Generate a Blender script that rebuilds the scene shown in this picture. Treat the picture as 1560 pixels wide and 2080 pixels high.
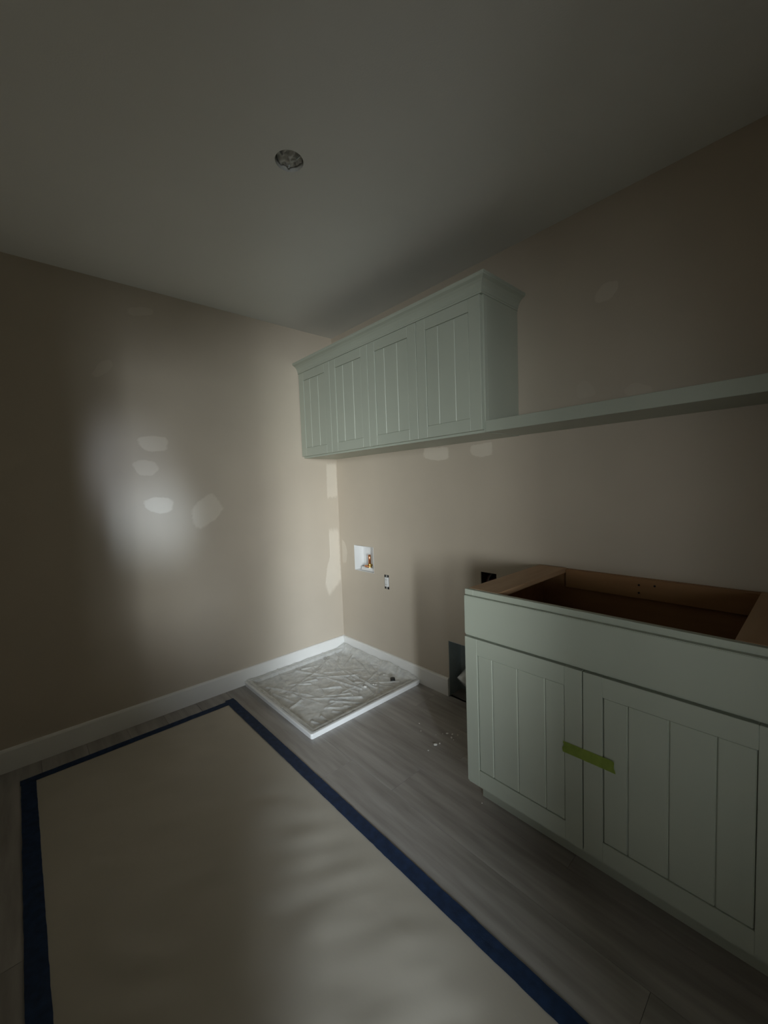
import bpy, bmesh, math, random
from mathutils import Vector, Matrix, noise

for o in list(bpy.data.objects):
    bpy.data.objects.remove(o)
C = bpy.context.scene.collection
S = bpy.context.scene

# ------------------------------------------------------------------ camera
R_ = Vector((0.67208558, 0.73957454, -0.03647557))
U_ = Vector((-0.02198983, 0.06917276, 0.99736231))
F_ = Vector((-0.74014689, 0.66951073, -0.06275313))
cd = bpy.data.cameras.new('camera')
cam = bpy.data.objects.new('camera', cd)
C.objects.link(cam)
M = Matrix((R_, U_, -F_)).transposed().to_4x4()
M.translation = Vector((2.60658731, -1.87440977, 1.28915968))
cam.matrix_world = M
cd.sensor_fit = 'VERTICAL'
cd.sensor_height = 24.0
cd.lens = 819.78 / 2080 * 24.0
cd.clip_start = 0.02
S.camera = cam

# ------------------------------------------------------------------ world, lights, exposure
w = bpy.data.worlds.new('world')
S.world = w
w.use_nodes = True
w.node_tree.nodes['Background'].inputs[0].default_value = (0.75, 0.85, 1.0, 1)
w.node_tree.nodes['Background'].inputs[1].default_value = 0.02
S.view_settings.view_transform = 'Standard'
S.view_settings.look = 'None'
S.view_settings.gamma = 1
S.view_settings.exposure = 0.17
S.view_settings.use_curve_mapping = False


def aim(o, target):
    d = Vector(target) - o.location
    o.rotation_euler = d.to_track_quat('-Z', 'Y').to_euler()


def area(name, loc, target, sx, sy, power, col, spread=math.pi):
    l = bpy.data.lights.new(name, 'AREA')
    l.shape = 'RECTANGLE'
    l.size, l.size_y, l.energy, l.color = sx, sy, power, col
    l.spread = spread
    o = bpy.data.objects.new(name, l)
    C.objects.link(o)
    o.location = loc
    aim(o, target)
    return o


def spot(name, loc, target, power, ang, blend, rad, col):
    l = bpy.data.lights.new(name, 'SPOT')
    l.energy, l.spot_size, l.spot_blend, l.shadow_soft_size, l.color = power, math.radians(ang), blend, rad, col
    o = bpy.data.objects.new(name, l)
    C.objects.link(o)
    o.location = loc
    aim(o, target)
    return o


# one main beam plus added fill lamps and spots in the unseen hall
# LIGHTS-BEGIN
area('hall_beam_and_fill', (6.35, -3.70, 1.45), (1.6, -0.4, 1.10), 0.7, 1.2, 12.0, (0.90, 0.96, 0.97), math.radians(34))  # main beam, its position taken from the shadow edges
area('hall_beam_and_fill', (6.35, -3.70, 1.45), (0.6, -0.4, 1.05), 0.7, 1.2, 5.0, (0.88, 0.95, 0.97), math.radians(70))  # added wide fill from the same point as the main beam
area('hall_beam_and_fill', (6.35, -3.70, 1.30), (0.5, -0.3, 0.3), 0.5, 0.8, 1.9, (0.76, 0.88, 1.0), math.radians(20))  # added narrow lamp brightening the low corner and pan
area('hall_beam_and_fill', (6.35, -3.80, 2.00), (1.5, -0.95, 0.0), 0.5, 0.5, 1.2, (0.80, 0.90, 1.0), math.radians(22))  # added narrow lamp brightening the floor beside the paper
area('added_hall_fill', (6.0, -4.35, 1.3), (1.1, 0, 0.9), 0.6, 1.0, 0.9, (0.92, 0.98, 0.98), math.radians(60))  # added fill for the right wall, not a known source
area('added_hall_fill', (5.2, -4.4, 1.0), (0.8, -0.2, 1.3), 0.5, 0.8, 1.25, (0.92, 0.98, 0.98), math.radians(25))  # added narrow fill for the wall cabinet and corner
area('added_hall_fill', (4.3, -4.4, 1.1), (0.9, 0, 1.1), 0.5, 0.8, 1.7, (0.92, 0.98, 0.98), math.radians(35))  # added fill aimed at the right wall, not a known source
spot('added_patch_spot', (4.6, -3.0, 1.5), (0, -1.24, 1.13), 430, 7, 1.0, 0.15, (0.66, 0.81, 1.0))  # added spot that throws the bluish patch on the left wall
spot('added_patch_spot', (4.6, -3.0, 1.6), (0, -1.43, 1.43), 170, 8.5, 1.0, 0.15, (0.72, 0.82, 1.0))  # second added spot, extends that patch upwards
# LIGHTS-END

# ------------------------------------------------------------------ materials


def mat(name, col, rough=0.6, var=0.04, scale=6.0, bump=0.0, bscale=200.0, metal=0.0, stretch=None, spec=0.5, col2=None, detail=4):
    m = bpy.data.materials.new(name)
    m.use_nodes = True
    nt = m.node_tree
    b = nt.nodes['Principled BSDF']
    b.inputs['Roughness'].default_value = rough
    b.inputs['Metallic'].default_value = metal
    b.inputs['Specular IOR Level'].default_value = spec
    tc = nt.nodes.new('ShaderNodeTexCoord')
    mp = nt.nodes.new('ShaderNodeMapping')
    nt.links.new(tc.outputs['Object'], mp.inputs[0])
    if stretch:
        mp.inputs['Scale'].default_value = stretch
    n = nt.nodes.new('ShaderNodeTexNoise')
    n.inputs['Scale'].default_value = scale
    n.inputs['Detail'].default_value = detail
    nt.links.new(mp.outputs[0], n.inputs['Vector'])
    r = nt.nodes.new('ShaderNodeValToRGB')
    a = col2 if col2 else tuple(c * (1 - var) for c in col)
    z = col if col2 else tuple(min(1, c * (1 + var)) for c in col)
    r.color_ramp.elements[0].position = 0.3
    r.color_ramp.elements[1].position = 0.7
    r.color_ramp.elements[0].color = (*a, 1)
    r.color_ramp.elements[1].color = (*z, 1)
    nt.links.new(n.outputs['Fac'], r.inputs[0])
    nt.links.new(r.outputs[0], b.inputs['Base Color'])
    if bump:
        n2 = nt.nodes.new('ShaderNodeTexNoise')
        n2.inputs['Scale'].default_value = bscale
        n2.inputs['Detail'].default_value = 3
        nt.links.new(tc.outputs['Object'], n2.inputs['Vector'])
        bp = nt.nodes.new('ShaderNodeBump')
        bp.inputs['Strength'].default_value = bump
        bp.inputs['Distance'].default_value = 0.002
        nt.links.new(n2.outputs['Fac'], bp.inputs['Height'])
        nt.links.new(bp.outputs[0], b.inputs['Normal'])
    return m


WALLC = (0.56, 0.49, 0.40)
PUTTY = (0.70, 0.63, 0.53)
m_wall = mat('wall_paint', WALLC, 0.55, 0.03, 3, 0.10, 260)
m_ceil = mat('ceiling_paint', (0.82, 0.82, 0.79), 0.75, 0.02, 2, 0.15, 200)
m_base = mat('white_trim_paint', (0.86, 0.85, 0.82), 0.45, 0.02, 4)
m_sage = mat('sage_cabinet_paint', (0.425, 0.458, 0.385), 0.42, 0.02, 5, 0.04, 300)
m_gap = mat('dark_recess', (0.05, 0.05, 0.045), 0.8)
m_plank = mat('grey_vinyl_plank', (0.42, 0.395, 0.37), 0.36, 0.1, 5, 0.08, 150, stretch=(0.55, 5, 5), col2=(0.26, 0.24, 0.22), detail=8)
m_sub = mat('subfloor', (0.12, 0.11, 0.10), 0.8)
m_paper = mat('brown_grey_floor_paper', (0.50, 0.46, 0.39), 0.5, 0.03, 4, 0.1, 90)
m_blue = mat('blue_tape', (0.030, 0.068, 0.17), 0.5, 0.25, 40, 0.2, 300)
m_green = mat('green_tape', (0.40, 0.52, 0.10), 0.6, 0.10, 40, 0.15, 200)
m_ply = mat('birch_plywood', (0.52, 0.34, 0.20), 0.55, 0.1, 3, 0.05, 120, stretch=(8, 1, 8), col2=(0.44, 0.27, 0.15), detail=6)
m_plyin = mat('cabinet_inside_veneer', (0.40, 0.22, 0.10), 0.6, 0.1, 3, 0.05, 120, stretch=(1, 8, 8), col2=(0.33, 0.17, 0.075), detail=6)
m_white = mat('white_plastic', (0.78, 0.78, 0.77), 0.35, 0.01, 5)
m_pan = mat('pan_plastic', (0.88, 0.88, 0.87), 0.30, 0.02, 5)
m_black = mat('black_rubber', (0.01, 0.01, 0.01), 0.5)
m_copper = mat('copper', (0.75, 0.33, 0.16), 0.25, 0.1, 30, metal=1.0)
m_brass = mat('brass', (0.70, 0.50, 0.18), 0.3, 0.1, 30, metal=1.0)
m_steel = mat('galvanised_steel', (0.45, 0.48, 0.50), 0.4, 0.1, 20, metal=1.0)
m_galv = mat('dull_galvanised_sheet', (0.36, 0.41, 0.42), 0.5, 0.1, 20, metal=0.2)
m_duct = mat('duct_metal', (0.62, 0.64, 0.63), 0.45, 0.1, 20, metal=0.25)
m_cable = mat('dark_red_cable', (0.10, 0.03, 0.035), 0.5)
m_cable2 = mat('grey_cable', (0.16, 0.14, 0.14), 0.4)
m_boxin = mat('dark_box_inside', (0.035, 0.018, 0.016), 0.7)
m_crumb = mat('plaster_crumb', (0.82, 0.80, 0.76), 0.8)
m_glass_ = mat('crumpled_plastic', (0.66, 0.66, 0.63), 0.35, 0.05, 20)


def film_material():
    m = bpy.data.materials.new('clear_plastic_film')
    m.use_nodes = True
    nt = m.node_tree
    b = nt.nodes['Principled BSDF']
    b.inputs['Base Color'].default_value = (0.74, 0.74, 0.71, 1)
    b.inputs['Roughness'].default_value = 0.22
    t = nt.nodes.new('ShaderNodeBsdfTransparent')
    mx = nt.nodes.new('ShaderNodeMixShader')
    n = nt.nodes.new('ShaderNodeTexNoise')
    n.inputs['Scale'].default_value = 14
    n.inputs['Detail'].default_value = 5
    tc = nt.nodes.new('ShaderNodeTexCoord')
    nt.links.new(tc.outputs['Object'], n.inputs['Vector'])
    mr = nt.nodes.new('ShaderNodeMapRange')
    mr.inputs['From Min'].default_value = 0.35
    mr.inputs['From Max'].default_value = 0.65
    mr.inputs['To Min'].default_value = 0.45
    mr.inputs['To Max'].default_value = 0.85
    nt.links.new(n.outputs['Fac'], mr.inputs['Value'])
    nt.links.new(mr.outputs[0], mx.inputs[0])
    nt.links.new(t.outputs[0], mx.inputs[1])
    nt.links.new(b.outputs[0], mx.inputs[2])
    nt.links.new(mx.outputs[0], nt.nodes['Material Output'].inputs[0])
    return m


m_film = film_material()


def putty_material():
    """touched-up paint: the colour fades into the wall colour towards the brushed edge"""
    m = mat('touch_up_paint', PUTTY, 0.7, 0.02, 10)
    nt = m.node_tree
    b = nt.nodes['Principled BSDF']
    src = b.inputs['Base Color'].links[0].from_socket
    at = nt.nodes.new('ShaderNodeAttribute')
    at.attribute_name = 'fade'
    mx = nt.nodes.new('ShaderNodeMix')
    mx.data_type = 'RGBA'
    nt.links.new(at.outputs['Fac'], mx.inputs['Factor'])
    mx.inputs['A'].default_value = (*WALLC, 1)
    nt.links.new(src, mx.inputs['B'])
    nt.links.new(mx.outputs['Result'], b.inputs['Base Color'])
    return m


m_putty = putty_material()

# ------------------------------------------------------------------ mesh helpers


def box(bm, x0, y0, z0, x1, y1, z1, bev=0.0, seg=1):
    vs = [bm.verts.new(p) for p in ((x0, y0, z0), (x1, y0, z0), (x1, y1, z0), (x0, y1, z0),
                                    (x0, y0, z1), (x1, y0, z1), (x1, y1, z1), (x0, y1, z1))]
    fs = [bm.faces.new([vs[i] for i in f]) for f in
          ((0, 3, 2, 1), (4, 5, 6, 7), (0, 1, 5, 4), (1, 2, 6, 5), (2, 3, 7, 6), (3, 0, 4, 7))]
    if bev:
        es = list({e for f in fs for e in f.edges})
        bmesh.ops.bevel(bm, geom=es, offset=bev, segments=seg, affect='EDGES', clamp_overlap=True)


def tube(bm, pts, r, n=14, cap=True, radii=None):
    pts = [Vector(p) for p in pts]
    rings = []
    up = Vector((0.13, 0.27, 0.95))
    for i, p in enumerate(pts):
        d = (pts[min(i + 1, len(pts) - 1)] - pts[max(i - 1, 0)]).normalized()
        a = d.cross(up)
        if a.length < 1e-3:
            a = d.cross(Vector((1, 0, 0)))
        a.normalize()
        b = d.cross(a)
        rr = radii[i] if radii else r
        rings.append([bm.verts.new(p + a * rr * math.cos(t) + b * rr * math.sin(t)) for t in [2 * math.pi * k / n for k in range(n)]])
    for i in range(len(rings) - 1):
        for k in range(n):
            bm.faces.new((rings[i][k], rings[i][(k + 1) % n], rings[i + 1][(k + 1) % n], rings[i + 1][k]))
    if cap:
        bm.faces.new(rings[0][::-1])
        bm.faces.new(rings[-1])


def finish(name, bm, m, parent=None, smooth=False, loc=None):
    bmesh.ops.recalc_face_normals(bm, faces=bm.faces)
    me = bpy.data.meshes.new(name)
    bm.to_mesh(me)
    bm.free()
    me.materials.append(m)
    if smooth:
        for p in me.polygons:
            p.use_smooth = True
    o = bpy.data.objects.new(name, me)
    C.objects.link(o)
    if parent:
        o.parent = parent
        o.location = -root_offset(parent)
    return o


def root_offset(o):
    v = Vector((0, 0, 0))
    while o:
        v += o.location
        o = o.parent
    return v


def thing(name, label, cat, loc, group=None):
    o = bpy.data.objects.new(name, None)
    o.empty_display_size = 0.05
    C.objects.link(o)
    o.location = loc
    tag(o, label, cat, group)
    return o


def tag(o, label, cat, group=None):
    o['label'] = label
    o['category'] = cat
    if group:
        o['group'] = group


def struct(name, bm, m, label=None):
    o = finish(name, bm, m)
    o['kind'] = 'structure'
    if label:
        o['label'] = label
        o['category'] = name.split('_')[0]
    return o


def bx(*a, bev=0.0, seg=1):
    bm = bmesh.new()
    box(bm, *a, bev=bev, seg=seg)
    return bm


H = 2.44
XE = 4.25
YB = -2.2
T = 0.12

# ------------------------------------------------------------------ structure: walls
HOLES = {  # openings cut in the right wall: x0,z0,x1,z1
    'box': (0.179, 0.662, 0.405, 0.855),
    'switch': (0.512, 0.571, 0.560, 0.672),
    'cable': (1.317, 0.703, 1.415, 0.799),
    'dryer': (1.073, 0.0, 1.345, 0.343),
}


def wall_plane(rects, x0, x1, z0, z1, depth):
    bm = bmesh.new()
    xs = sorted({x0, x1} | {r[0] for r in rects} | {r[2] for r in rects})
    zs = sorted({z0, z1} | {r[1] for r in rects} | {r[3] for r in rects})
    for i in range(len(xs) - 1):
        for j in range(len(zs) - 1):
            cx, cz = (xs[i] + xs[i + 1]) / 2, (zs[j] + zs[j + 1]) / 2
            if any(r[0] < cx < r[2] and r[1] < cz < r[3] for r in rects):
                continue
            for y in (0, depth):
                q = [bm.verts.new((a, y, b)) for a, b in ((xs[i], zs[j]), (xs[i + 1], zs[j]), (xs[i + 1], zs[j + 1]), (xs[i], zs[j + 1]))]
                bm.faces.new(q)
    for r in rects:
        for (a, b), (c, d) in (((r[0], r[1]), (r[2], r[1])), ((r[2], r[1]), (r[2], r[3])), ((r[2], r[3]), (r[0], r[3])), ((r[0], r[3]), (r[0], r[1]))):
            q = [bm.verts.new(p) for p in ((a, 0, b), (c, 0, d), (c, depth, d), (a, depth, b))]
            bm.faces.new(q)
    bmesh.ops.remove_doubles(bm, verts=bm.verts, dist=1e-5)
    return bm


wr = struct('wall_right', wall_plane(list(HOLES.values()), -T, XE + T, 0, H, 0.014), m_wall)
bx_ = bx(-T, 0.125, 0, XE + T, 0.14, H)
struct('wall_outer', bx_, m_sub)
wl = struct('wall_left', bx(-T, YB - T, 0, 0, 0, H), m_wall)
BO = ((1.92, 3.05, 0.72, 2.00), (3.14, 4.12, 0.0, 2.10))   # unseen back wall openings, shaped for the light: x0, x1, sill, head
bm = bmesh.new()
for x0, x1 in ((0, BO[0][0]), (BO[0][1], BO[1][0]), (BO[1][1], XE + T)):
    box(bm, x0, YB - T, 0, x1, YB, H)
for x0, x1, zs, zh in BO:
    box(bm, x0, YB - T, zh, x1, YB, H)
    if zs:
        box(bm, x0, YB - T, 0, x1, YB, zs)
struct('wall_back', bm, m_wall)
struct('wall_end', bx(XE, YB, 0, XE + T, 0, H), m_wall)
for i, (x0, x1, zs, zh) in enumerate(BO):
    bm = bmesh.new()
    zb_ = max(0, zs - 0.06)
    box(bm, x0 - 0.06, YB, zb_, x0, YB + 0.014, zh + 0.06, 0.003)
    box(bm, x1, YB, zb_, x1 + 0.06, YB + 0.014, zh + 0.06, 0.003)
    box(bm, x0, YB, zh, x1, YB + 0.014, zh + 0.06, 0.003)
    if zs:
        box(bm, x0, YB, zs - 0.06, x1, YB + 0.014, zs, 0.003)
    struct('added_opening_trim' if zs else 'door_1', bm, m_base)  # the opening with a sill is added to pass light to the left wall
# unseen hall assumed beyond the openings, its window placed to suit the beam
struct('wall_hall_far', bx(1.2, -4.72, 0, 6.72, -4.6, H), m_wall)
struct('wall_hall_left', bx(1.2, -4.6, 0, 1.32, YB - T, H), m_wall)
struct('wall_hall_near', bx(XE + T, YB - T, 0, 6.6, YB, H), m_wall)
bm = bmesh.new()
box(bm, 6.6, -4.6, 0, 6.72, -4.2, H)
box(bm, 6.6, -3.2, 0, 6.72, YB, H)
box(bm, 6.6, -4.2, 0, 6.72, -3.2, 0.55)
box(bm, 6.6, -4.2, 2.25, 6.72, -3.2, H)
struct('wall_hall_end', bm, m_wall)
bm = bmesh.new()
for a in ((-4.2, 0.55, -4.15, 2.25), (-3.25, 0.55, -3.2, 2.25), (-4.15, 0.55, -3.25, 0.61), (-4.15, 2.19, -3.25, 2.25), (-4.15, 1.38, -3.25, 1.42)):
    box(bm, 6.62, a[0], a[1], 6.68, a[2], a[3])
struct('assumed_window', bm, m_base)  # assumed window, unseen, set behind the main beam lamp

# ceiling with a round cut-out for the light
LX, LY, LR = 1.308, -1.087, 0.049
bm = bmesh.new()
xs = [-T, LX - 0.1, LX + 0.1, 6.72]
ys = [-4.72, LY - 0.1, LY + 0.1, 0.14]
for i in range(3):
    for j in range(3):
        if i == 1 and j == 1:
            continue
        bm.faces.new([bm.verts.new(p) for p in ((xs[i], ys[j], H), (xs[i + 1], ys[j], H), (xs[i + 1], ys[j + 1], H), (xs[i], ys[j + 1], H))])
n = 48
inner, outer, up = [], [], []
for k in range(n):
    t = 2 * math.pi * k / n
    c, s = math.cos(t), math.sin(t)
    q = 0.1 / max(abs(c), abs(s))
    inner.append(bm.verts.new((LX + LR * c, LY + LR * s, H)))
    up.append(bm.verts.new((LX + LR * c, LY + LR * s, H + 0.014)))
    outer.append(bm.verts.new((LX + q * c, LY + q * s, H)))
for k in range(n):
    l = (k + 1) % n
    bm.faces.new((inner[k], inner[l], outer[l], outer[k]))
    bm.faces.new((inner[k], inner[l], up[l], up[k]))
box(bm, -T, -4.72, H + 0.12, 6.72, 0.14, H + 0.16)
bmesh.ops.remove_doubles(bm, verts=bm.verts, dist=1e-5)
struct('ceiling', bm, m_ceil)

# floor and its planks
fl = struct('floor', bx(-T, -4.72, -0.05, 6.72, 0.14, -0.006), m_sub)
rnd = random.Random(4)
row, PW = 0, 0.182
y = 0.125
while y > -4.6:
    x = -0.0 - rnd.random() * 1.1
    y0 = max(y - PW, -4.6)
    while x < 6.6:
        x1 = min(x + 1.22, 6.6)
        xa = max(x, 0.0)
        if x1 - xa > 0.02:
            bm = bx(xa + 0.0004, y0 + 0.0004, -0.006, x1 - 0.0004, y - 0.0004, 0.0, bev=0.0006)
            # recentre so that the grain differs from board to board
            off = Vector(((xa + x1) / 2, (y0 + y) / 2, 0))
            sh = Vector((rnd.uniform(-9, 9), rnd.uniform(-9, 9), rnd.uniform(-3, 3)))
            bmesh.ops.translate(bm, verts=bm.verts, vec=sh)
            o = finish('plank', bm, m_plank)
            o.parent = fl
            o.location = -sh
        x = x1
    y = y0

# baseboards
BH = 0.110


def baseprofile(bm, p0, p1, nrm):
    p0, p1, nrm = Vector(p0), Vector(p1), Vector(nrm)
    prof = [(0, 0), (0.015, 0), (0.015, BH - 0.010), (0.012, BH - 0.003), (0.006, BH), (0, BH)]
    a = [bm.verts.new(p0 + nrm * o + Vector((0, 0, z))) for o, z in prof]
    b = [bm.verts.new(p1 + nrm * o + Vector((0, 0, z))) for o, z in prof]
    for i in range(len(prof)):
        j = (i + 1) % len(prof)
        bm.faces.new((a[i], a[j], b[j], b[i]))
    bm.faces.new(a[::-1])
    bm.faces.new(b)


bm = bmesh.new()
baseprofile(bm, (0, YB, 0), (0, 0, 0), (1, 0, 0))
struct('baseboard_left', bm, m_base)
bm = bmesh.new()
baseprofile(bm, (0.015, 0, 0), (1.073, 0, 0), (0, -1, 0))
baseprofile(bm, (2.578, 0, 0), (XE, 0, 0), (0, -1, 0))
struct('baseboard_right', bm, m_base)
bm = bmesh.new()
baseprofile(bm, (0.015, YB, 0), (3.09, YB, 0), (0, 1, 0))
struct('baseboard_back', bm, m_base)

# touched-up paint patches on the walls
PATCH = {
    'L': [[(-1.36, 2.32), (-1.285, 2.345), (-1.221, 2.345), (-1.224, 2.312), (-1.333, 2.277), (-1.363, 2.283)],
          [(-1.549, 1.926), (-1.508, 2.001), (-1.458, 2.03), (-1.438, 2.0), (-1.463, 1.957), (-1.525, 1.909)],
          [(-1.362, 1.615), (-1.278, 1.631), (-1.196, 1.624), (-1.204, 1.543), (-1.309, 1.532), (-1.346, 1.555)],
          [(-1.399, 1.472), (-1.336, 1.495), (-1.267, 1.479), (-1.249, 1.44), (-1.288, 1.395), (-1.366, 1.401)],
          [(-1.356, 1.257), (-1.3, 1.28), (-1.21, 1.273), (-1.183, 1.242), (-1.203, 1.185), (-1.269, 1.173), (-1.34, 1.206)],
          [(-1.098, 1.193), (-1.061, 1.242), (-0.969, 1.299), (-0.92, 1.241), (-0.892, 1.189), (-0.943, 1.123), (-1.058, 1.059), (-1.098, 1.1)],
          [(-0.1, 1.488), (-0.003, 1.49), (-0.003, 1.211), (-0.106, 1.208)],
          [(-0.105, 0.986), (-0.006, 0.985), (-0.003, 0.549), (-0.061, 0.497), (-0.13, 0.436), (-0.161, 0.54), (-0.134, 0.69), (-0.103, 0.762)]],
    'R': [[(0.91, 1.516), (1.117, 1.51), (1.122, 1.436), (1.033, 1.428), (0.915, 1.452)],
          [(1.259, 1.499), (1.412, 1.507), (1.408, 1.433), (1.328, 1.426), (1.264, 1.444)],
          [(1.913, 2.069), (1.952, 2.105), (2.012, 2.099), (2.015, 2.061), (1.98, 2.025), (1.92, 2.028)],
          [(1.834, 1.704), (1.871, 1.732), (1.911, 1.698), (1.929, 1.643), (1.838, 1.645)],
          [(2.026, 1.654), (2.071, 1.675), (2.139, 1.641), (2.131, 1.611), (2.035, 1.621)],
          [(0.025, 0.899), (0.074, 0.864), (0.095, 0.796), (0.075, 0.697), (0.023, 0.691)]],
}


def patch(poly, side, strength, seed):
    rr = random.Random(seed)
    # resample outline densely and roughen it like brush strokes
    pts = []
    for i in range(len(poly)):
        a, b = Vector(poly[i]), Vector(poly[(i + 1) % len(poly)])
        k = max(3, int((b - a).length / 0.012))
        for j in range(k):
            pts.append(a.lerp(b, j / k))
    for _ in range(2):
        pts = [(pts[i - 1] + pts[i] * 2 + pts[(i + 1) % len(pts)]) / 4 for i in range(len(pts))]
    c = sum(pts, Vector((0, 0))) / len(pts)
    bm = bmesh.new()
    lay = bm.verts.layers.float.new('fade')
    n_ = len(pts)
    loops = []
    fr = []
    for s, f, t in ((1.0, 0.0, 0.0), (0.86, 1.0, 0.0005), (0.5, 1.0, 0.0006)):
        lp = []
        for i, p in enumerate(pts):
            q = c + (p - c) * s * (1.0 + (rr.uniform(-0.05, 0.05) if s > 0.8 else 0))
            if side == 'L':
                v = bm.verts.new((0.0002 + t, min(q.x, -0.001), q.y))
            else:
                v = bm.verts.new((max(q.x, 0.001), -0.0002 - t, q.y))
            v[lay] = f * strength
            lp.append(v)
        loops.append(lp)
    for a, b in zip(loops, loops[1:]):
        for i in range(n_):
            j = (i + 1) % n_
            bm.faces.new((a[i], a[j], b[j], b[i]))
    v = bm.verts.new((0.0008, c.x, c.y) if side == 'L' else (c.x, -0.0008, c.y))
    v[lay] = strength
    for i in range(n_):
        bm.faces.new((loops[-1][i], loops[-1][(i + 1) % n_], v))
    o = finish('touch_up_patch', bm, m_putty)
    o.parent = wl if side == 'L' else wr
    return o


stren = {'L': [0.45, 0.3, 0.8, 0.7, 1.0, 0.75, 0.8, 0.9], 'R': [0.9, 0.75, 0.6, 0.25, 0.3, 0.6]}
for side in 'LR':
    for i, p in enumerate(PATCH[side]):
        patch(p, side, stren[side][i], i * 7 + ord(side))

# ------------------------------------------------------------------ cabinet doors


def door(parent, x0, x1, z0, z1, yf, th, stile, grooves, rail=None, name='door'):
    """framed door: yf = front face y (towards -y), planks set into the frame"""
    rail = rail or stile
    yb = yf + th
    bm = bmesh.new()
    e = 0.0012
    box(bm, x0, yf, z0, x0 + stile, yb, z1, e)
    box(bm, x1 - stile, yf, z0, x1, yb, z1, e)
    box(bm, x0 + stile, yf, z0, x1 - stile, yb, z0 + rail, e)
    box(bm, x0 + stile, yf, z1 - rail, x1 - stile, yb, z1, e)
    box(bm, x0 + stile - .002, yb - 0.007, z0 + rail - .002, x1 - stile + .002, yb - 0.001, z1 - rail + .002)
    d = finish(name, bm, m_sage, parent)
    xs = [x0 + stile + 0.0012] + grooves + [x1 - stile - 0.0012]
    for a, b in zip(xs, xs[1:]):
        pm = bx(a + 0.0003, yf + 0.0030, z0 + rail + 0.0004, b - 0.0003, yb - 0.006, z1 - rail - 0.0004, bev=0.0030)
        finish('plank', pm, m_sage, d)
    return d


# ------------------------------------------------------------------ wall cabinet
UD, UL, Z0, Z1 = 0.289, 1.5607, 1.5168, 2.13
uc = thing('wall_cabinet', 'sage green four-door wall cabinet with grooved door panels and crown', 'cabinet', (0, 0, Z0))
bm = bmesh.new()
e = 0.0006
box(bm, 0.001, -UD + 0.019, Z0, UL, -0.001, Z0 + 0.018, e)
box(bm, 0.001, -UD + 0.019, Z1 + 0.03, UL, -0.001, Z1 + 0.048, e)
box(bm, 0.001, -UD + 0.019, Z0 + 0.018, 0.019, -0.001, Z1 + 0.03, e)
box(bm, UL - 0.018, -UD + 0.019, Z0 + 0.018, UL, -0.001, Z1 + 0.03, e)
box(bm, 0.019, -0.007, Z0 + 0.018, UL - 0.018, -0.001, Z1 + 0.03)
finish('body', bm, m_sage, uc)
bm = bmesh.new()
for a, b in ((0.001, 0.04), (0.745, 0.81), (UL - 0.04, UL)):
    box(bm, a, -UD, Z0, b, -UD + 0.019, Z1 + 0.04, e)
for a, b in ((0.04, 0.745), (0.81, UL - 0.04)):
    box(bm, a, -UD, Z0, b, -UD + 0.019, Z0 + 0.035, e)
    box(bm, a, -UD, Z1 - 0.04, b, -UD + 0.019, Z1 + 0.04, e)
finish('face_frame', bm, m_sage, uc)
for xa, xb in ((0.006, 0.3895), (0.3925, 0.7755), (0.7785, 1.1635), (1.1665, 1.5525)):
    c = (xa + xb) / 2
    door(uc, xa, xb, 1.5285, 2.121, -UD - 0.020, 0.019, 0.0615, [c - 0.0505, c + 0.0505], rail=0.0575)
# crown
prof = [(0.001, 2.122), (0.0215, 2.122), (0.0215, 2.130), (0.0235, 2.132), (0.025, 2.142), (0.029, 2.152), (0.036, 2.162), (0.046, 2.171),
        (0.056, 2.176), (0.060, 2.178), (0.062, 2.181), (0.062, 2.193), (0.001, 2.193)]
bm = bmesh.new()
cols = []
for o_, z in prof:
    s_ = max(0.0005, o_ - 0.019)
    cols.append([bm.verts.new((0.0012, -UD - o_, z)), bm.verts.new((UL + s_, -UD - o_, z)), bm.verts.new((UL + s_, -0.001, z))])
n_ = len(cols)
for i in range(n_):
    j = (i + 1) % n_
    for k in (0, 1):
        bm.faces.new((cols[i][k], cols[i][k + 1], cols[j][k + 1], cols[j][k]))
bm.faces.new([c_[0] for c_ in cols])
bm.faces.new([c_[2] for c_ in cols][::-1])
finish('crown_moulding', bm, m_sage, uc)

# ------------------------------------------------------------------ long shelf right of the cabinet
sh = thing('wall_shelf', 'long sage green shelf running along the wall from the wall cabinet', 'shelf', (UL, 0, Z0))
finish('board', bx(UL + 0.0008, -UD + 0.013, Z0 + 0.002, XE - 0.001, -0.001, Z0 + 0.049, bev=0.001), m_sage, sh)
finish('front_edge', bx(UL + 0.0008, -UD - 0.007, Z0, XE - 0.001, -UD + 0.0128, Z0 + 0.051, bev=0.0015), m_sage, sh)

# ------------------------------------------------------------------ base cabinet
BX0, BX1, BT = 1.662, 2.574, 0.882
bc = thing('base_cabinet', 'sage green base cabinet without a countertop, open wooden top, two doors', 'cabinet', (BX0, 0, 0))
for a, b in ((BX0, BX0 + 0.016), (BX1 - 0.016, BX1)):
    bm = bmesh.new()
    box(bm, a, -0.593, 0.1, b, -0.002, BT - 0.002, e)
    box(bm, a, -0.52, 0.001, b, -0.002, 0.1, e)
    finish('side_panel', bm, m_sage, bc)
finish('bottom_panel', bx(BX0 + 0.016, -0.593, 0.1, BX1 - 0.016, -0.012, 0.116), m_plyin, bc)
finish('back_panel', bx(BX0 + 0.016, -0.012, 0.1, BX1 - 0.016, -0.003, BT - 0.003), m_plyin, bc)
bm = bx(BX0 + 0.1355, -0.029, BT - 0.085, BX1 - 0.1155, -0.0125, BT - 0.004, bev=0.001)
finish('back_rail', bm, m_plyin, bc)
for a, b in ((BX0 + 0.0165, BX0 + 0.021), (BX1 - 0.021, BX1 - 0.0165)):
    finish('inner_lining', bx(a, -0.592, 0.117, b, -0.013, BT - 0.022), m_plyin, bc)
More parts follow.
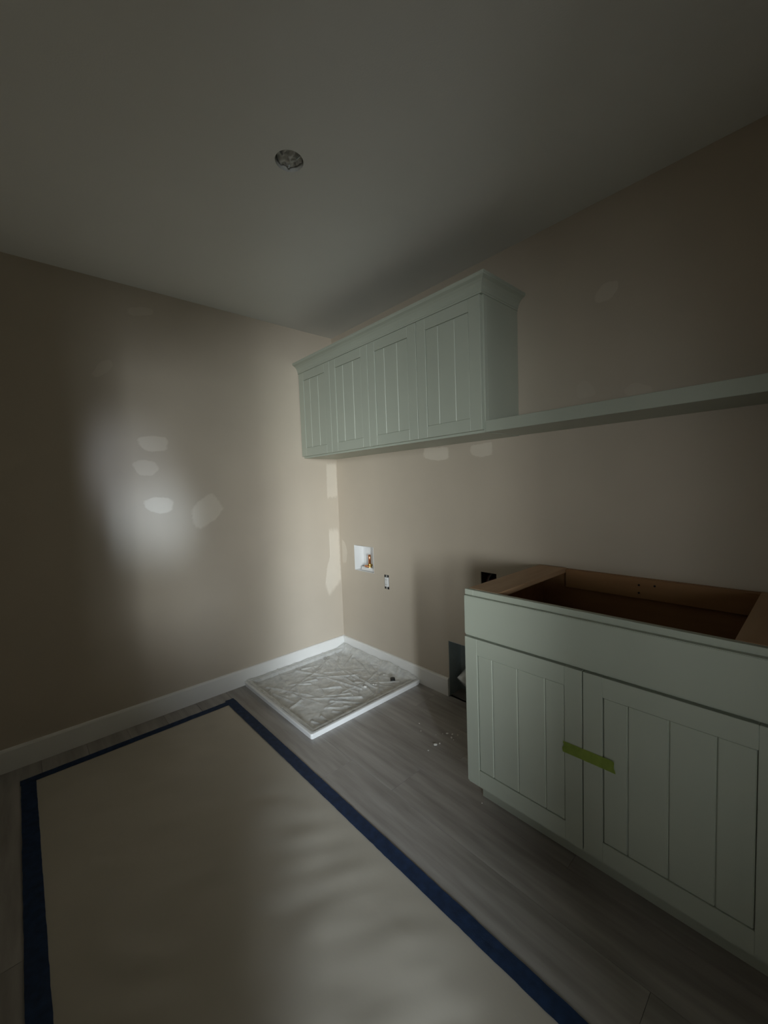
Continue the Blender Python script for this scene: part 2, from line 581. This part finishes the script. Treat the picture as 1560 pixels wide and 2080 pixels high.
for a, b in ((BX0 + 0.004, BX0 + 0.135), (BX1 - 0.115, BX1 - 0.004)):
    finish('top_board', bx(a, -0.5925, BT - 0.0018, b, -0.0125, BT + 0.0006, bev=0.0006), m_ply, bc)
    finish('top_brace', bx(max(a, BX0 + 0.0215), -0.5925, BT - 0.019, min(b, BX1 - 0.0215), -0.0125, BT - 0.002), m_ply, bc)
# screw holes in the back rail
for x_, z_ in ((2.095, BT - 0.030), (2.095, BT - 0.062), (2.15, BT - 0.026)):
    bm = bmesh.new()
    tube(bm, [(x_, -0.0292, z_), (x_, -0.0315, z_)], 0.004, 10)
    finish('screw_head', bm, m_black, bc)
bm = bmesh.new()
box(bm, BX0, -0.612, 0.1, BX0 + 0.038, -0.593, BT, 0.001)
box(bm, BX1 - 0.038, -0.612, 0.1, BX1, -0.593, BT, 0.001)
box(bm, BX0 + 0.038, -0.612, BT - 0.045, BX1 - 0.038, -0.593, BT, 0.001)
box(bm, BX0 + 0.038, -0.612, 0.69, BX1 - 0.038, -0.593, 0.725, 0.001)
box(bm, BX0 + 0.038, -0.612, 0.1, BX1 - 0.038, -0.593, 0.14, 0.001)
finish('face_frame', bm, m_sage, bc)
finish('drawer_front', bx(BX0 + 0.009, -0.631, 0.7125, BX1 - 0.009, -0.6125, 0.862, bev=0.002, seg=2), m_sage, bc)
for xa, xb in ((1.671, 2.1085), (2.1115, 2.565)):
    c = (xa + xb) / 2
    if xb > 2.2:
        gr = [2.234, 2.333, 2.433]
        door(bc, xa, xb, 0.1226, 0.702, -0.6315, 0.019, 0.056, gr, rail=0.062)
    else:
        door(bc, xa, xb, 0.1226, 0.702, -0.6315, 0.019, 0.054, [1.789, 1.889, 1.989], rail=0.062)
finish('toe_kick', bx(BX0 + 0.012, -0.538, 0.001, BX1 - 0.012, -0.5215, 0.0995, bev=0.001), m_sage, bc)

# green tape holding the two doors shut
tp = bmesh.new()
A, B = Vector((2.051, 0, 0.437)), Vector((2.201, 0, 0.441))
tw = 0.036
nx, nz = 26, 5
grid = []
rr = random.Random(8)
dirv = (B - A).normalized()
per = Vector((-dirv.z, 0, dirv.x))
for j in range(nz + 1):
    r_ = []
    for i in range(nx + 1):
        p = A + (B - A) * (i / nx) + per * (j / nz - 0.5) * tw
        if i == 0:
            p += dirv * rr.uniform(-0.004, 0.003)
        if i == nx:
            p += dirv * rr.uniform(-0.003, 0.003)
        lift = 0.0012 + 0.0013 * abs(noise.noise(Vector((p.x * 60, p.z * 60, 3)))) + (0.003 if (i == nx and j == nz) else 0)
        r_.append(tp.verts.new((p.x, -0.6318 - lift, p.z)))
    grid.append(r_)
for j in range(nz):
    for i in range(nx):
        tp.faces.new((grid[j][i], grid[j][i + 1], grid[j + 1][i + 1], grid[j + 1][i]))
bmesh.ops.solidify(tp, geom=tp.faces[:], thickness=0.0003)
o = finish('masking_tape', tp, m_green)
tag(o, 'yellow-green tape strip stuck slanted across both base cabinet doors', 'tape')

# ------------------------------------------------------------------ washer drain pan + plastic film
pan = thing('drain_pan', 'white square drain pan on the floor in the corner', 'pan', (0.43, -0.43, 0))
X0, X1, Y0, Y1 = 0.017, 0.847, -0.843, -0.017


def rloop(bm, ins, z, rad=0.012, n_=4):
    vs = []
    a, b, c_, d_ = X0 + ins, X1 - ins, Y0 + ins, Y1 - ins
    r_ = rad
    for (cx, cy, t0) in ((b - r_, d_ - r_, 0), (a + r_, d_ - r_, 90), (a + r_, c_ + r_, 180), (b - r_, c_ + r_, 270)):
        for k in range(n_ + 1):
            t = math.radians(t0 + 90 * k / n_)
            vs.append(bm.verts.new((cx + r_ * math.cos(t), cy + r_ * math.sin(t), z)))
    return vs


bm = bmesh.new()
L = [rloop(bm, i_, z_, r_) for i_, z_, r_ in ((0.004, 0.0005, .012), (0.0, 0.024, .012), (0.001, 0.028, .012), (0.004, 0.030, .012), (0.016, 0.030, .012), (0.020, 0.028, .02), (0.036, 0.009, .03), (0.044, 0.006, .03))]
for a, b in zip(L, L[1:]):
    k_ = len(a)
    for i in range(k_):
        bm.faces.new((a[i], a[(i + 1) % k_], b[(i + 1) % k_], b[i]))
bm.faces.new(L[-1])
bm.faces.new(L[0][::-1])
finish('tray', bm, m_pan, pan)
bm = bmesh.new()
tube(bm, [(0.703, -0.130, 0.006), (0.703, -0.130, 0.031), (0.703, -0.130, 0.032)], 0.012, 16, radii=[0.0155, 0.0155, 0.012])
o = finish('drain_plug', bm, m_black, pan)
o['label'] = 'small round black drain plug'

bm = bmesh.new()
rr = random.Random(21)
cre = []
for k in range(70):
    # creases fan out of the back corner and the right hand side
    if k < 16:
        a = Vector((rr.uniform(0.02, 0.35), rr.uniform(-0.25, -0.02)))
        t = rr.uniform(-1.2, -0.2)
    elif k < 30:
        a = Vector((rr.uniform(0.45, 0.80), rr.uniform(-0.35, -0.05)))
        t = rr.uniform(2.3, 4.2)
    else:
        a = Vector((rr.uniform(0.1, 0.8), rr.uniform(-0.8, -0.3)))
        t = rr.uniform(0, 6.28)
    ln = rr.uniform(0.10, 0.42)
    cre.append((a, a + Vector((math.cos(t), math.sin(t))) * ln, rr.uniform(0.004, 0.012), rr.uniform(0.0035, 0.009)))
NX = NY = 170
grid = []
for j in range(NY + 1):
    r_ = []
    for i in range(NX + 1):
        fx, fy = i / NX, j / NY
        px = X0 + 0.006 + (X1 - X0 - 0.022) * fx
        py = Y0 + 0.014 + (Y1 - Y0 - 0.020) * fy
        din = min(px - X0, X1 - px, py - Y0, Y1 - py)
        base = 0.0115 + 0.020 * max(0.0, 1 - max(0, din - 0.018) / 0.032) ** 1.3
        z = base
        amp = 0
        for a, b, h_, w_ in cre:
            ab = b - a
            t = max(0, min(1, (Vector((px, py)) - a).dot(ab) / ab.length_squared))
            d2 = (Vector((px, py)) - (a + ab * t)).length
            if d2 < w_ * 3:
                amp = max(amp, h_ * math.exp(-(d2 / w_) ** 2) * (1 - 0.7 * t))
        z += amp
        z += 0.0065 * abs(noise.fractal(Vector((px * 8, py * 8, 1.7)), 1, 2, 4))
        # loose film stands up against the baseboard of the right wall
        back = max(0, 1 - (Y1 - py) / 0.07)
        z += back * (0.022 + 0.018 * noise.noise(Vector((px * 8, 5, 0)))) * (1 if px < 0.75 else (X1 - px) / 0.1)
        z = max(z, 0.0095 + 0.0) if din > 0.04 else max(z, 0.0315)
        r_.append(bm.verts.new((px, py, z)))
    grid.append(r_)
for j in range(NY):
    for i in range(NX):
        bm.faces.new((grid[j][i], grid[j][i + 1], grid[j + 1][i + 1], grid[j + 1][i]))
film = finish('plastic_sheet', bm, m_film, smooth=True)
tag(film, 'crumpled clear plastic sheet spread inside the white drain pan', 'plastic sheet')

# ------------------------------------------------------------------ floor paper and blue tape
PX0, PX1, PY0, PY1 = 0.160, 3.02, -1.925, -0.990
bm = bmesh.new()
NX, NY = 220, 72
grid = []
for j in range(NY + 1):
    r_ = []
    for i in range(NX + 1):
        px = PX0 + (PX1 - PX0) * i / NX
        py = PY0 + (PY1 - PY0) * j / NY
        ed = min(px - PX0, PX1 - px, py - PY0, PY1 - py)
        k_ = max(0, min(1, (ed - 0.03) / 0.12))
        q = Vector((px * 5.2 + py * 2.2, py * 1.9 - px * 0.4, 0.3))
        z = 0.0012 + k_ * (0.0050 + 0.0095 * noise.noise(q) + 0.0045 * noise.noise(Vector((px * 11 - py * 5, py * 6, 4))))
        r_.append(bm.verts.new((px, py, max(0.0010, z))))
    grid.append(r_)
for j in range(NY):
    for i in range(NX):
        bm.faces.new((grid[j][i], grid[j][i + 1], grid[j + 1][i + 1], grid[j + 1][i]))
paper = finish('floor_paper', bm, m_paper, smooth=True)
tag(paper, 'wide wrinkled strip of grey-brown protective paper taped over the floor', 'paper')


def tape(p0, p1, width, label, seed, z=0.0022):
    p0, p1 = Vector((*p0, 0)), Vector((*p1, 0))
    d = (p1 - p0).normalized()
    s = Vector((-d.y, d.x, 0))
    n_ = int((p1 - p0).length / 0.02)
    bm = bmesh.new()
    rows = []
    rr = random.Random(seed)
    for i in range(n_ + 1):
        c = p0.lerp(p1, i / n_)
        wob = 0.0015 * noise.noise(Vector((i * 0.21, seed, 0)))
        rw = []
        for k in range(5):
            off = (k / 4 - 0.5) * width + wob + (0.0006 * rr.uniform(-1, 1) if k in (0, 4) else 0)
            q = c + s * off
            if i == 0:
                q -= d * (0.004 * rr.uniform(-1, 1))
            q.z = z + 0.0007 * noise.noise(q * 40)
            rw.append(bm.verts.new(q))
        rows.append(rw)
    for i in range(n_):
        for k in range(4):
            bm.faces.new((rows[i][k], rows[i + 1][k], rows[i + 1][k + 1], rows[i][k + 1]))
    bmesh.ops.solidify(bm, geom=bm.faces[:], thickness=0.0003)
    o = finish('painters_tape', bm, m_blue, smooth=False)
    tag(o, label, 'tape', 'blue tape strips around the floor paper')
    return o


tape((0.130, -0.988), (3.03, -0.985), 0.052, 'blue tape along the paper edge nearest the base cabinet and pan', 1, 0.0042)
tape((0.166, -0.975), (0.166, -1.955), 0.046, 'short blue tape across the far paper end beside the left baseboard', 2, 0.0028)
tape((0.150, -1.926), (3.03, -1.921), 0.052, 'wide dark blue tape down the left edge of the paper in shadow', 3, 0.0042)

# ------------------------------------------------------------------ washer outlet box
x0, z0, x1, z1 = HOLES['box']
ob = thing('washer_outlet_box', 'white recessed washer outlet box in the wall with copper valve', 'outlet box', ((x0 + x1) / 2, 0, z0))
bm = bmesh.new()
dp = 0.085
t_ = 0.003
box(bm, x0 + .001, dp, z0 + .001, x1 - .001, dp + t_, z1 - .001)
box(bm, x0 + .001, -0.0005, z0 + .001, x0 + .001 + t_, dp, z1 - .001)
box(bm, x1 - .001 - t_, -0.0005, z0 + .001, x1 - .001, dp, z1 - .001)
box(bm, x0 + .001 + t_, -0.0005, z0 + .001, x1 - .001 - t_, dp, z0 + .001 + t_)
box(bm, x0 + .001 + t_, -0.0005, z1 - .001 - t_, x1 - .001 - t_, dp, z1 - .001)
finish('housing', bm, m_white, ob)
bm = bmesh.new()
box(bm, x0 + 0.055, 0.020, z0 + 0.0045, x1 - 0.016, dp - 0.002, z0 + 0.030, bev=0.003)
finish('inner_ledge', bm, m_white, ob)
vx, vy = x1 - 0.078, 0.026
bm = bmesh.new()
tube(bm, [(vx, vy, z0 + 0.052), (vx, vy, z0 + 0.125), (vx, vy, z0 + 0.128)], 0.010, 16, radii=[0.010, 0.010, 0.007])
o = finish('copper_pipe', bm, m_copper, ob, smooth=True)
bm = bmesh.new()
tube(bm, [(vx, vy, z0 + 0.030), (vx, vy, z0 + 0.040), (vx, vy, z0 + 0.041), (vx, vy, z0 + 0.060)], 0.013, 12, radii=[0.016, 0.016, 0.012, 0.012])
tube(bm, [(vx, vy - 0.025, z0 + 0.047), (vx, vy + 0.02, z0 + 0.047)], 0.009, 12)
vm = finish('valve', bm, m_brass, ob)
bm = bmesh.new()
box(bm, vx - 0.022, vy - 0.034, z0 + 0.040, vx + 0.022, vy - 0.026, z0 + 0.054, bev=0.003)
h_ = finish('valve_handle', bm, m_copper, vm)
bm = bmesh.new()
tube(bm, [(vx, vy - 0.012, z0 + 0.0302), (vx, vy - 0.012, z0 + 0.0305 + 0.004)], 0.022, 16)
finish('escutcheon', bm, m_white, ob)

# ------------------------------------------------------------------ receptacle without a cover plate
x0, z0, x1, z1 = HOLES['switch']
rc = thing('electrical_outlet', 'white electrical outlet without cover plate below the washer box', 'outlet', ((x0 + x1) / 2, 0, z0))
cx = (x0 + x1) / 2
bm = bmesh.new()
box(bm, x0 + .0005, 0.0015, z0 + .0005, x1 - .0005, 0.06, z0 + .003)
box(bm, x0 + .0005, 0.0015, z1 - .003, x1 - .0005, 0.06, z1 - .0005)
box(bm, x0 + .0005, 0.0015, z0 + .003, x0 + .003, 0.06, z1 - .003)
box(bm, x1 - .003, 0.0015, z0 + .003, x1 - .0005, 0.06, z1 - .003)
box(bm, x0 + .003, 0.056, z0 + .003, x1 - .003, 0.06, z1 - .003)
finish('wall_box', bm, m_black, rc)
bm = bx(cx - 0.0165, -0.0045, (z0 + z1) / 2 - 0.0335, cx + 0.0165, 0.03, (z0 + z1) / 2 + 0.0335, bev=0.002)
finish('face', bm, m_white, rc)
for s_ in (-1, 1):
    zc = (z0 + z1) / 2 + s_ * 0.042
    finish('mounting_strap', bx(cx - 0.008, -0.001, zc - 0.007, cx + 0.008, 0.0012, zc + 0.007, bev=0.0004), m_steel, rc)
for s_ in (-1, 1):
    zc = (z0 + z1) / 2 + s_ * 0.017
    for q in (-0.006, 0.006):
        finish('slot', bx(cx + q - 0.001, -0.0049, zc - 0.004, cx + q + 0.001, -0.0044, zc + 0.004), m_black, rc)

# ------------------------------------------------------------------ open box with loose cables behind the base cabinet
x0, z0, x1, z1 = HOLES['cable']
cb = thing('cable_box', 'dark open electrical box with loose cables behind the base cabinet corner', 'electrical box', ((x0 + x1) / 2, 0.02, z0))
bm = bmesh.new()
box(bm, x0 + .001, 0.06, z0 + .001, x1 - .001, 0.063, z1 - .001)
box(bm, x0 + .001, 0.004, z0 + .001, x0 + .003, 0.06, z1 - .001)
box(bm, x1 - .003, 0.004, z0 + .001, x1 - .001, 0.06, z1 - .001)
box(bm, x0 + .003, 0.004, z0 + .001, x1 - .003, 0.06, z0 + .003)
box(bm, x0 + .003, 0.004, z1 - .003, x1 - .003, 0.06, z1 - .001)
finish('housing', bm, m_boxin, cb)
for k, (a, m_) in enumerate((((0.020, 0.075), m_cable), ((0.045, 0.085), m_cable2), ((0.065, 0.055), m_cable), ((0.075, 0.03), m_cable2))):
    bm = bmesh.new()
    pts = []
    for t in range(9):
        u = t / 8
        pts.append((x0 + 0.012 + (a[0]) * u + 0.008 * math.sin(3 * u + k), 0.050 - 0.035 * math.sin(math.pi * u), z0 + 0.01 + a[1] * u ** 0.8))
    tube(bm, pts, 0.004, 8)
    finish('cable', bm, m_, cb, smooth=True)

# ------------------------------------------------------------------ recessed dryer box
x0, z0, x1, z1 = HOLES['dryer']
db = thing('dryer_vent_box', 'recessed metal dryer vent box at floor level beside the base cabinet', 'vent box', ((x0 + x1) / 2, 0, 0))
bm = bmesh.new()
dp = 0.115
box(bm, x0 + .001, dp, 0.001, x1 - .001, dp + .002, z1 - .001)
box(bm, x0 + .001, 0.001, 0.001, x0 + .003, dp, z1 - .001)
box(bm, x1 - .003, 0.001, 0.001, x1 - .001, dp, z1 - .001)
box(bm, x0 + .003, 0.001, z1 - .003, x1 - .003, dp, z1 - .001)
finish('housing', bm, m_galv, db)
# duct: rises out of the floor of the recess and bends towards the room
bm = bmesh.new()
cen = Vector((1.185, 0.062, 0.0))
ax = Vector((-0.30, -0.70, -0.62)).normalized()
p_open = Vector((1.176, 0.020, 0.088))
pts = [p_open - ax * 0.075, p_open - ax * 0.048, p_open - ax * 0.024, p_open]
n_ = 24
rings = []
for rad in (0.064, 0.061):
    seq = []
    for i, p in enumerate(pts):
        a = ax.cross(Vector((0, 0, 1))).normalized()
        b = ax.cross(a)
        seq.append([bm.verts.new(p + a * rad * math.cos(2 * math.pi * k / n_) + b * rad * math.sin(2 * math.pi * k / n_)) for k in range(n_)])
    rings.append(seq)
for seq in rings:
    for i in range(3):
        for k in range(n_):
            bm.faces.new((seq[i][k], seq[i][(k + 1) % n_], seq[i + 1][(k + 1) % n_], seq[i + 1][k]))
for k in range(n_):
    bm.faces.new((rings[0][3][k], rings[0][3][(k + 1) % n_], rings[1][3][(k + 1) % n_], rings[1][3][k]))
du = finish('duct', bm, m_duct, db, smooth=True)
bm = bmesh.new()
tube(bm, [pts[0] + ax * 0.045, pts[0] + ax * 0.047], 0.060, 20)
finish('duct_shade_disc', bm, m_black, du)  # black disc put in as the shade inside the duct

# ------------------------------------------------------------------ ceiling light housing with stuffed plastic
cl = thing('ceiling_light_housing', 'round recessed ceiling light opening stuffed with crumpled plastic', 'ceiling light', (LX, LY, H))
bm = bmesh.new()
n_ = 32
ra = []
for r_, z_ in ((LR - 0.001, H + 0.001), (LR - 0.001, H + 0.085), (0.001, H + 0.085)):
    ra.append([bm.verts.new((LX + r_ * math.cos(2 * math.pi * k / n_), LY + r_ * math.sin(2 * math.pi * k / n_), z_)) for k in range(n_)])
for a, b in zip(ra, ra[1:]):
    for k in range(n_):
        bm.faces.new((a[k], a[(k + 1) % n_], b[(k + 1) % n_], b[k]))
finish('can', bm, m_glass_, cl, smooth=False)
bm = bmesh.new()
rings = []
for j in range(9):
    r_ = (LR - 0.004) * j / 8
    rr_ = []
    for k in range(n_ if j else 1):
        t = 2 * math.pi * k / n_
        p = Vector((r_ * math.cos(t), r_ * math.sin(t), 0))
        cr = abs(noise.noise(Vector((p.x * 45, p.y * 45, 2.2)))) * 0.042 + 0.012 * abs(noise.noise(Vector((p.x * 110, p.y * 110, 7))))
        rr_.append(bm.verts.new((LX + p.x, LY + p.y, H + 0.002 + cr * 0.8 + 0.006 * (j / 8) ** 3)))
    rings.append(rr_)
for k in range(n_):
    bm.faces.new((rings[0][0], rings[1][k], rings[1][(k + 1) % n_]))
for a, b in zip(rings[1:], rings[2:]):
    for k in range(n_):
        bm.faces.new((a[k], a[(k + 1) % n_], b[(k + 1) % n_], b[k]))
finish('crumpled_plastic', bm, m_glass_, cl, smooth=True)
for t in (0.6, 2.7, 4.9):
    bm = bmesh.new()
    c_, s_ = math.cos(t), math.sin(t)
    tube(bm, [(LX + 0.046 * c_, LY + 0.046 * s_, H + 0.03), (LX + 0.040 * c_, LY + 0.040 * s_, H + 0.008), (LX + 0.025 * c_, LY + 0.030 * s_, H + 0.004)], 0.003, 8)
    finish('spring_clip', bm, m_steel, cl)

# ------------------------------------------------------------------ crumbs


def crumb(x, y, z, s, seed, label, group):
    rr = random.Random(seed)
    bm = bmesh.new()
    bmesh.ops.create_icosphere(bm, subdivisions=1, radius=1)
    for v in bm.verts:
        k_ = rr.uniform(0.7, 1.2)
        v.co = Vector((v.co.x * s * 1.3 * k_, v.co.y * s * k_, max(v.co.z * 0.6 * s * k_, -0.45 * s)))
    a = rr.uniform(0, 3)
    bmesh.ops.rotate(bm, verts=bm.verts, cent=(0, 0, 0), matrix=Matrix.Rotation(a, 3, 'Z'))
    o = finish('plaster_crumb', bm, m_crumb)
    o.location = (x, y, z + 0.44 * s)
    tag(o, label, 'crumb', group)


biggest = 'largest bright white plaster crumb on the grey floor before the base cabinet'
LBL = 'tiny white plaster crumb scattered on the floor left of the base cabinet'
for i, (x, y, s) in enumerate(((1.320, -0.426, 0.0085), (1.329, -0.402, 0.0045), (1.305, -0.314, 0.0065), (1.342, -0.324, 0.0055), (1.324, -0.481, 0.004),
                               (1.327, -0.298, 0.004), (1.352, -0.285, 0.0045), (1.289, -0.33, 0.003), (1.141, -0.347, 0.0035), (1.192, -0.39, 0.003), (1.693, -0.573, 0.003), (1.27, -0.36, .002), (1.36, -0.33, .0025))):
    if i == 0:
        crumb(x, y, 0, s, i, biggest, 'plaster crumbs on the floor')
    elif i == 10:
        crumb(x, y, 0, s, i, 'single tiny white crumb at the base cabinet toe kick', 'plaster crumbs on the floor')
    else:
        crumb(x, y, 0, s, i, LBL, 'plaster crumbs on the floor')
for i, (x, y, s) in enumerate(((0.650, -0.322, 0.011), (0.662, -0.262, 0.006), (0.672, -0.250, 0.005), (0.613, -0.126, 0.006))):
    crumb(x, y, 0.019, s, 40 + i, 'largest white plaster flake lying on the plastic in the drain pan' if i == 0 else
          'small white plaster flake lying on the plastic in the drain pan', 'plaster flakes in the drain pan')
